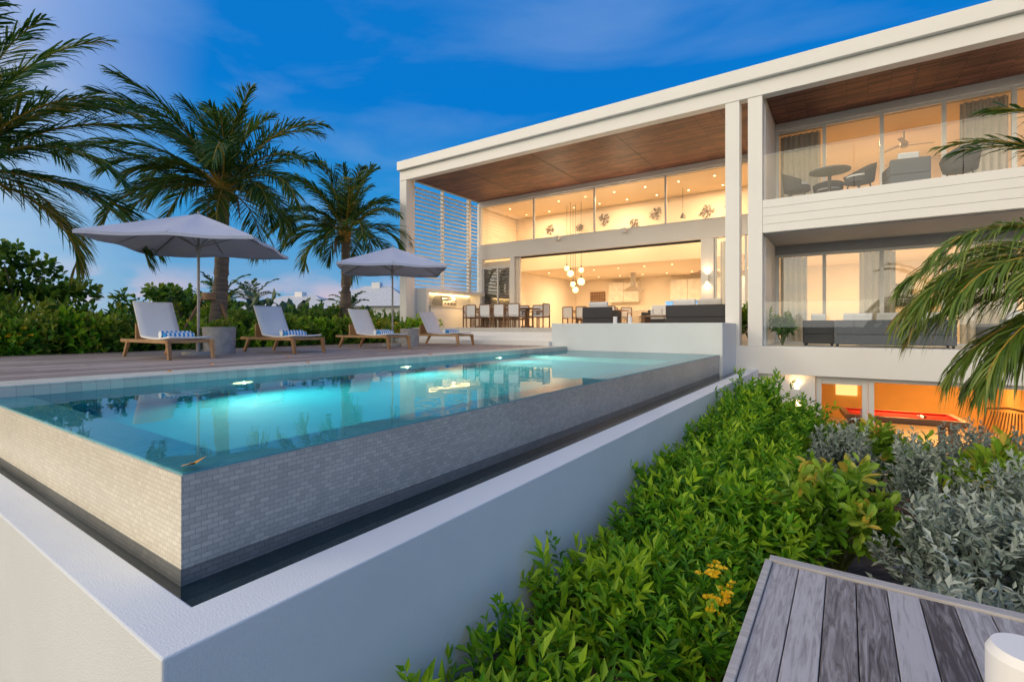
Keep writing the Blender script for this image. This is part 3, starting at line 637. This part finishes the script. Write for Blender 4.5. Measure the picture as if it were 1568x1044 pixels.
sofa(1.15,14.75,3.2,.75,.2,GWICK,'wicker_armchair',.7); tub(2.1,14.75,3.2,.4,WICK)
b=MB(); b.box(-1.15,1.15,-.62,.62,.70,.80,DTABLE); b.box(-1.05,1.05,-.52,.52,.801,.806,FELT)
for s in(-1,1): b.box(-1.2,1.2,s*.6-.06,s*.6+.06,.74,.85,DTABLE); b.box(s*1.14-.06,s*1.14+.06,-.54,.54,.74,.849,DTABLE)
for s in(-1,1): b.box(-1.08,1.08,s*.515-.025,s*.515+.025,.806,.848,FELT); b.box(s*1.06-.02,s*1.06+.02,-.49,.49,.806,.847,FELT)
for sx in(-.95,.95):
    for sy in(-.45,.45): b.cyl((sx,sy,0),(sx,sy,.7),.06,.09,DTABLE,12)
for i in range(9): b.sph((.4+.055*(i%3),-.1+.06*(i//3),.84),.028,[FAB,GLOBE,BLACK][i%3],10,6)
b.build('billiard_table',None,(1.1,15.9,-3.08),.1)
WOODO=wood('rattan',(.30,.13,.04),(.5,.26,.09),'Z')
b=MB()
for k in range(12):
    x=-.35+k*.064; b.tube([(x,.45,.3),(x,.1,.36),(x,-.25,.4),(x*.95,-.5,.75),(x*.8,-.62,1.1)],[.014]*5,WOODO,6)
for s in(-.38,.38): b.tube([(s,.5,0),(s,.45,.34),(s,-.3,.4),(s,-.62,1.15)],[.025]*4,WOODO,8); b.tube([(s,-.3,.4),(s,-.45,0)],[.025]*2,WOODO,8)
b.tube([(-.38,-.62,1.15),(0,-.66,1.2),(.38,-.62,1.15)],[.025]*3,WOODO,8); b.tube([(-.38,.47,.32),(.38,.47,.32)],[.025]*2,WOODO,8)
b.build('rattan_chair',None,(2.75,15.2,-3.08),2.6)

# ---------------------------------------------------------------- loungers
def lounger(y):
    e=empty('sun_lounger',(-9.3,y,-.558)); b=MB()
    for s in(-.34,.34):
        b.box(-2.05,0,s-.025,s+.025,.27,.33,TEAK)
        b.add([(0.02,s-.03,.33),(.02,s+.03,.33),(-.08,s+.03,.33),(-.08,s-.03,.33),(.07,s-.025,0),(.07,s+.025,0),(0.01,s+.025,0),(0.01,s-.025,0)],[(0,1,5,4),(1,2,6,5),(2,3,7,6),(3,0,4,7),(0,3,2,1),(4,5,6,7)],TEAK)
        b.add([(-1.75,s-.03,.33),(-1.75,s+.03,.33),(-1.65,s+.03,.33),(-1.65,s-.03,.33),(-1.95,s-.025,0),(-1.95,s+.025,0),(-1.89,s+.025,0),(-1.89,s-.025,0)],[(0,4,5,1),(1,5,6,2),(2,6,7,3),(3,7,4,0),(0,1,2,3),(4,7,6,5)],TEAK)
    for x in(-.06,-.7,-1.35,-1.99): b.box(x-.025,x+.025,-.315,.315,.275,.325,TEAK)
    b.box(-1.6,-1.55,-.28,.28,.33,.62,TEAK,None)
    b.build('frame',e,bevel=.006)
    def sl(u,v):
        s=u*1.95
        if s<1.2: x=-.02-s; z=.365-.035*math.sin(math.pi*s/1.2)
        else: d=s-1.2; x=-1.22-d*.50; z=.365+d*.87
        return Vector((x,-.32+.64*v,z+ -.012*math.sin(math.pi*v)))
    b=MB(); b.grid(sl,40,6,FAB); o=b.build('sling_seat',e); m=o.modifiers.new('s','SOLIDIFY'); m.thickness=.03
    b=MB(); b.cyl((-.62,-.24,.42),(-.62,.24,.42),.062,.062,TOWEL,20); b.cyl((-.49,-.22,.40),(-.49,.24,.40),.05,.05,TOWEL,20); b.build('rolled_towel',e)
for y in(3.87,6.1,8.6,11.2): lounger(y)
for x,y,r,h in((-10.75,5.0,.31,.55),(-10.3,9.95,.27,.5)):
    b=MB(); b.cyl((0,0,0),(0,0,h),r*.93,r,CONC,40); b.build('concrete_side_table',None,(x,y,-.558),bevel=.012)
def umbrella(x,y,rot):
    e=empty('patio_umbrella',(x,y,-.558),rot); h=1.98; zc=2.2; za=2.84
    b=MB(); b.cyl((0,0,0),(0,0,za+.05),.028,.024,POLE,16); b.cyl((0,0,0),(0,0,.06),.3,.28,CONC,28); b.cyl((0,0,.06),(0,0,.3),.05,.045,POLE); b.cyl((0,0,2.1),(0,0,2.2),.05,.05,POLE)
    for k in range(8):
        a=k*math.pi/4; r=h if k%2==0 else h*.7071
        tip=Vector((r*math.cos(a),r*math.sin(a),zc-.01 if k%2==0 else zc+.015)); b.cyl((0,0,za-.05),tip,.013,.01,POLE,6)
        b.cyl((0,0,2.15),tip*.45+Vector((0,0,(za-.05)*.55)),.01,.01,POLE,6)
    b.build('pole_and_ribs',e)
    b=MB(); K=12
    for q in range(4):
        a0=q*math.pi/2; A=Vector((h*math.cos(a0),h*math.sin(a0),0)); B=Vector((h*math.cos(a0+math.pi/2),h*math.sin(a0+math.pi/2),0))
        def fn(u,v):
            p=A.lerp(B,u)*v; uu=abs(2*u-1)
            z=za-(za-zc)*v - .035*math.sin(math.pi*v)*math.sin(math.pi*((2*u)%1 if u<1 else 0))
            z+= .02*v*(1-uu)+ -.03*v**4*math.sin(2*math.pi*u)**2
            return Vector((p.x,p.y,z))
        b.grid(fn,K,K,CANV)
        b.grid(lambda u,v:fn(u,1)+Vector((0,0,-.06*v)),K,1,CANV)
    b.build('canopy',e)
umbrella(-10.85,4.65,0.03); umbrella(-10.8,9.75,0.06)

# ---------------------------------------------------------------- palms
palm('palm_tree',(-14.9,6.75,-.8),(-14.75,6.95,3.8),.24,.15,40,3.2,wind=(-.12,-.18,0),ll=.95,nl=80,w=.036)
palm('palm_tree',(-16.3,12.1,-.8),(-16.1,12.1,3.5),.24,.15,34,2.9,wind=(-.08,-.14,0),ll=.9,nl=66,seedk=1,w=.042)
palm('palm_tree',(-14.5,1.75,-.8),(-14.4,1.8,2.95),.24,.16,36,4.0,wind=(.05,.12,0),ll=.95,nl=80,seedk=2,w=.036)
for i,(x,y,z,l) in enumerate(((-38,20,2.3,2.6),(-30,14,1.8,2.2),(-34,26,1.9,2.2))):
    palm('distant_palm_tree',(x,y,-2.5),(x,y,z-.6),.18,.12,16,l,ll=.6,nl=22,w=.09,detail=False)
b=MB()
for a in(.3,2.4,4.5): b.cyl((-14.9+math.cos(a)*.17,6.75+math.sin(a)*.17,.95),(-14.9+math.cos(a)*1.0,6.75+math.sin(a)*1.0,-.75),.045,.05,TRUNKW,8)
b.cyl((-14.9,6.75,.75),(-14.9,6.75,.95),.27,.26,TRUNKW,12); b.build('palm_support_stakes')
b=MB()
for a in(.6,2.7,4.8): b.cyl((-16.3+math.cos(a)*.17,12.1+math.sin(a)*.17,.8),(-16.3+math.cos(a)*.9,12.1+math.sin(a)*.9,-.8),.04,.045,TRUNKW,8)
b.build('palm_support_stakes')
mb=MB(); top=Vector((2.85,8.65,.32)); bs=Vector((3.1,8.8,-2.9))
mb.tube([bs.lerp(top,i/12) for i in range(13)],[.17-.05*i/12+.01*(i%2) for i in range(13)],BARK,12); mb.sph(top,.2,STEMY,10,6,1.5)
for az,el,l,dr in((182,34,2.5,95),(195,15,2.5,75),(205,44,2.5,100),(172,5,2.3,60),(188,-12,2.2,60),(215,-5,2.3,70),(160,28,2.2,80),(230,25,2.3,80),(184,22,2.6,95),(198,30,2.6,110),(140,40,2.2,70),(250,55,2.3,80),(290,40,2.4,80),(330,30,2.4,90),(20,40,2.4,90),(60,35,2.4,90),(100,45,2.4,90),(270,10,2.3,70),(210,28,2.4,100),(178,-25,2.0,40),(202,-20,2.1,50)):
    frond(mb,top+Vector((0,0,.15)),math.radians(az),math.radians(el),l,math.radians(dr),m=L_PALM2,nl=95,ll=.62,w=.026,hang=1.1,tone=R.uniform(-.1,.25))
for az,el,l,dr in((190,58,2.75,75),(203,66,2.7,75),(180,62,2.6,80)):
    frond(mb,top+Vector((.25,0,.6)),math.radians(az),math.radians(el),l,math.radians(dr),m=L_PALM,nl=60,ll=.5,w=.022,hang=.5)
mb.build('palm_tree')

# ---------------------------------------------------------------- planting
hb=MB()
yy=1.1
while yy<11.6:
    f=min(max((yy-2)/8,0),1); top=-1.93+.68*f**1.05 +R.uniform(-.14,.14)
    cols=(-1.45,-1.0,-.68) if yy<3.7 else (-1.4,-.75)
    for xx in cols:
        rz=.55+.35*f; rr=.42+.1*f; dz=0 if xx<-1.2 else (-.12 if yy<3.7 else -.1-(.30*min(1,max(0,(yy-5.5)/3))))
        if xx>-.7: rr=.3; dz-=.05
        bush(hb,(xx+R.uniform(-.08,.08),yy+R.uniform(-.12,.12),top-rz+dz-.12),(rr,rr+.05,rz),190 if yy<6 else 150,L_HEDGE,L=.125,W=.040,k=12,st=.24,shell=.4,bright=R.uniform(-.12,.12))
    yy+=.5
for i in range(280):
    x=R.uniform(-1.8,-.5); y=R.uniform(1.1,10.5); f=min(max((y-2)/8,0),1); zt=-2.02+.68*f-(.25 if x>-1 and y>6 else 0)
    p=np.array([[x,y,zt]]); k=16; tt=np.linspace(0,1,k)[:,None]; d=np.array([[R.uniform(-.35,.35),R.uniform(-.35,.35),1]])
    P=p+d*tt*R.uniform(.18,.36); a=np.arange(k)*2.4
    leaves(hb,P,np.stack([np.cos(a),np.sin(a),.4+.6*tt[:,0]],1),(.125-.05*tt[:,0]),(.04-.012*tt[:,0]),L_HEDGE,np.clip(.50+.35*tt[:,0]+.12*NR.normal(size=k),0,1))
for i in range(120):
    x=R.uniform(-1.7,-.5); y=R.uniform(2,11); hb.cyl((x,y,-2.8),(x+R.uniform(-.1,.1),y+R.uniform(-.1,.1),-2.2+.05*y),.012,.006,STEMG,5)
hb.build('hedge')
fl=MB()
def flower(mb,p,r=.03,n=5):
    P=np.tile(np.array(p),(n,1)); a=np.arange(n)*6.283/n; D=np.stack([np.cos(a),np.sin(a),np.full(n,.4)],1)
    leaves(mb,P,D,np.full(n,r),np.full(n,r*.9),L_YEL,NR.random(n),round_=True)
for i in range(28): flower(fl,(-.64+R.gauss(0,.05),3.15+R.gauss(0,.06),-1.60+R.uniform(-.12,.16)),.028)
fl.build('yellow_flowers')
def shrub(name,c,r,ns,m,base,**k):
    mb=MB(); bush(mb,c,r,ns,m,**k); branches(mb,base,c,r,14,STEMG,.014); return mb.build(name)
PK=dict(L=.14,W=.062,k=10,st=.2,round_=True,up=1.3,shell=.35)
shrub('paddle_leaf_shrub',(-.05,5.4,-1.90),(.40,.40,.42),90,L_PAD,(-.05,5.4,-2.3),**PK)
shrub('paddle_leaf_shrub',(.45,9.3,-2.25),(.5,.5,.5),110,L_PAD,(.4,9.3,-2.8),**PK)
shrub('paddle_leaf_shrub',(1.5,7.7,-2.05),(.45,.5,.5),110,L_PAD,(1.5,7.7,-2.6),**PK)
shrub('paddle_leaf_shrub',(-.15,11.2,-2.6),(.7,.6,.55),130,L_PAD,(-.15,11.2,-3),**PK)
shrub('paddle_leaf_shrub',(2.5,10.2,-2.5),(.7,.6,.6),130,L_PAD,(2.5,10.2,-3),**PK)
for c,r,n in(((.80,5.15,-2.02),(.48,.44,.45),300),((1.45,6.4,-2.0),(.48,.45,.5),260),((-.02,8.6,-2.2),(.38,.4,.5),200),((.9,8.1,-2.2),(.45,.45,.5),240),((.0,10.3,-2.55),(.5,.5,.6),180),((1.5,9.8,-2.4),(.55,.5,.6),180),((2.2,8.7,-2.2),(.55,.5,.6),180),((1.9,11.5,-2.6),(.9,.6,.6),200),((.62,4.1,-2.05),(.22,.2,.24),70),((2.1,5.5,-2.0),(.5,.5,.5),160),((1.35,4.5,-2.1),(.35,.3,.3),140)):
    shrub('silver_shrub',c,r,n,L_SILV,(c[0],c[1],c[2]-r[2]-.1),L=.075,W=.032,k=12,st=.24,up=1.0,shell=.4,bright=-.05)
def rock(x,y,s):
    b=MB(); b.sph((0,0,0),s,ROCK,12,8,.45)
    b.v=[(v[0]*(1+.2*math.sin(v[1]*21+s*9)),v[1]*(1+.2*math.sin(v[0]*17)),v[2]) for v in b.v]; b.build('garden_stone',None,(x,y,gh(x,y)+s*.15))
for x,y,s in((.42,6.7,.22),(.35,7.1,.2),(1.35,5.4,.16),(-.3,4.6,.07),(.2,4.4,.05),(.45,6.1,.12),(.1,4.1,.04),(.5,4.0,.05),(.25,4.7,.03),(-.1,4.3,.025),(.35,4.25,.03)): rock(x,y,s)
shrub('terrace_plant',(-2.2,15.2,-.05),(.35,.4,.4),160,L_DARK,(-2.2,15.2,-.5),L=.16,W=.06,k=7,st=.2,up=1.0)
shrub('terrace_plant',(-1.4,14.8,-.15),(.2,.25,.25),80,L_DARK,(-1.4,14.8,-.5),L=.14,W=.05,k=7,st=.2,up=1.0)
lb=MB()
for i in range(40):
    y=-1.5+i*.42; x=-14.1+R.uniform(-.4,.3)
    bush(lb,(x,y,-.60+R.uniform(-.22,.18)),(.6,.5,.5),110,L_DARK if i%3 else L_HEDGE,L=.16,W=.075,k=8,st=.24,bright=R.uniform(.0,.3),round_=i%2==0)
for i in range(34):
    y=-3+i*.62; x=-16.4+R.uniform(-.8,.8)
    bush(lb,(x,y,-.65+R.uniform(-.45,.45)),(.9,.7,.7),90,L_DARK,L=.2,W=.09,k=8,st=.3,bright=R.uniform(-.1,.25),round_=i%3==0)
lb.build('deck_shrubbery')
fl=MB()
for i in range(90):
    y=R.choice([1.9,2.3,5.0,7.8,10.8,11.6,12.2])+R.gauss(0,.25); flower(fl,(-13.5+R.uniform(-.15,.1),y,-.12+R.uniform(-.3,.28)),.055)
fl.build('yellow_flowers')
def tree(name,base,c,r,n,m=L_DARK,L=.2,W=.12,bright=.05):
    mb=MB(); b=Vector(base); cc=Vector(c)
    mb.tube([b,b.lerp(cc,.4)+Vector((.1,0,0)),cc-Vector((0,0,r[2]*.5))],[.12,.09,.05],BARK,8)
    for k in range(12):
        d=Vector((R.uniform(-1,1)*r[0],R.uniform(-1,1)*r[1],R.uniform(-.7,.9)*r[2]))*.8
        s=b.lerp(cc,.6); e=cc+d; mb.tube([s,s.lerp(e,.5)+Vector((0,0,.1)),e],[.05,.03,.012],BARK,6)
        bush(mb,tuple(e),(r[0]*.36,r[1]*.36,r[2]*.3),n//12,m,L=L,W=W,k=8,st=.25,round_=True,shell=.2,bright=bright)
    mb.build(name)
tree('sea_grape_tree',(-17.6,3.3,-1.2),(-17.6,3.3,1.05),(1.4,1.4,1.1),300,L=.17,W=.11)
tree('small_tree',(-19.5,8.0,-1.2),(-19.5,8.0,.45),(1.3,1.3,.8),200)
dm=MB()
for i in range(60):
    a=math.radians(120+i*1.5+R.uniform(-1,1)); d=R.uniform(32,75); x=math.cos(a)*d; y=math.sin(a)*d
    if x>-17: continue
    bush(dm,(x,y,-2.8+R.uniform(-.3,.8)),(R.uniform(3,5),R.uniform(3,5),R.uniform(1.8,2.8)),110,L_FAR,L=.7,W=.45,k=6,st=.8,round_=True)
for i in range(30):
    y=-20+i*2.0; bush(dm,(-27+R.uniform(-3,3),y,-2.2+R.uniform(-.4,.5)),(2.2,2,1.6),120,L_DARK,L=.4,W=.25,k=6,st=.5,round_=True)
dm.build('distant_trees')
def villa(x,y,w,d,z0,z1,hr,rz):
    e=empty('distant_house',(x,y,0),rz); bx('walls',-w/2,w/2,-d/2,d/2,-3,z0,WHITE,e)
    b=MB(); o=.6; b.add([(-w/2-o,-d/2-o,z0),(w/2+o,-d/2-o,z0),(w/2+o,d/2+o,z0),(-w/2-o,d/2+o,z0),(-w/2+d/2,0,z1),(w/2-d/2,0,z1)],[(0,1,5,4),(1,2,5),(2,3,4,5),(3,0,4)],ROOFM); b.box(-.5,.5,-.5,.5,z1-.3,z1+hr,WHITE); b.build('hip_roof',e)
villa(-47,40,11,8,2.3,4.9,.4,.5); villa(-55,35,12,8,2.0,3.8,.4,.4)
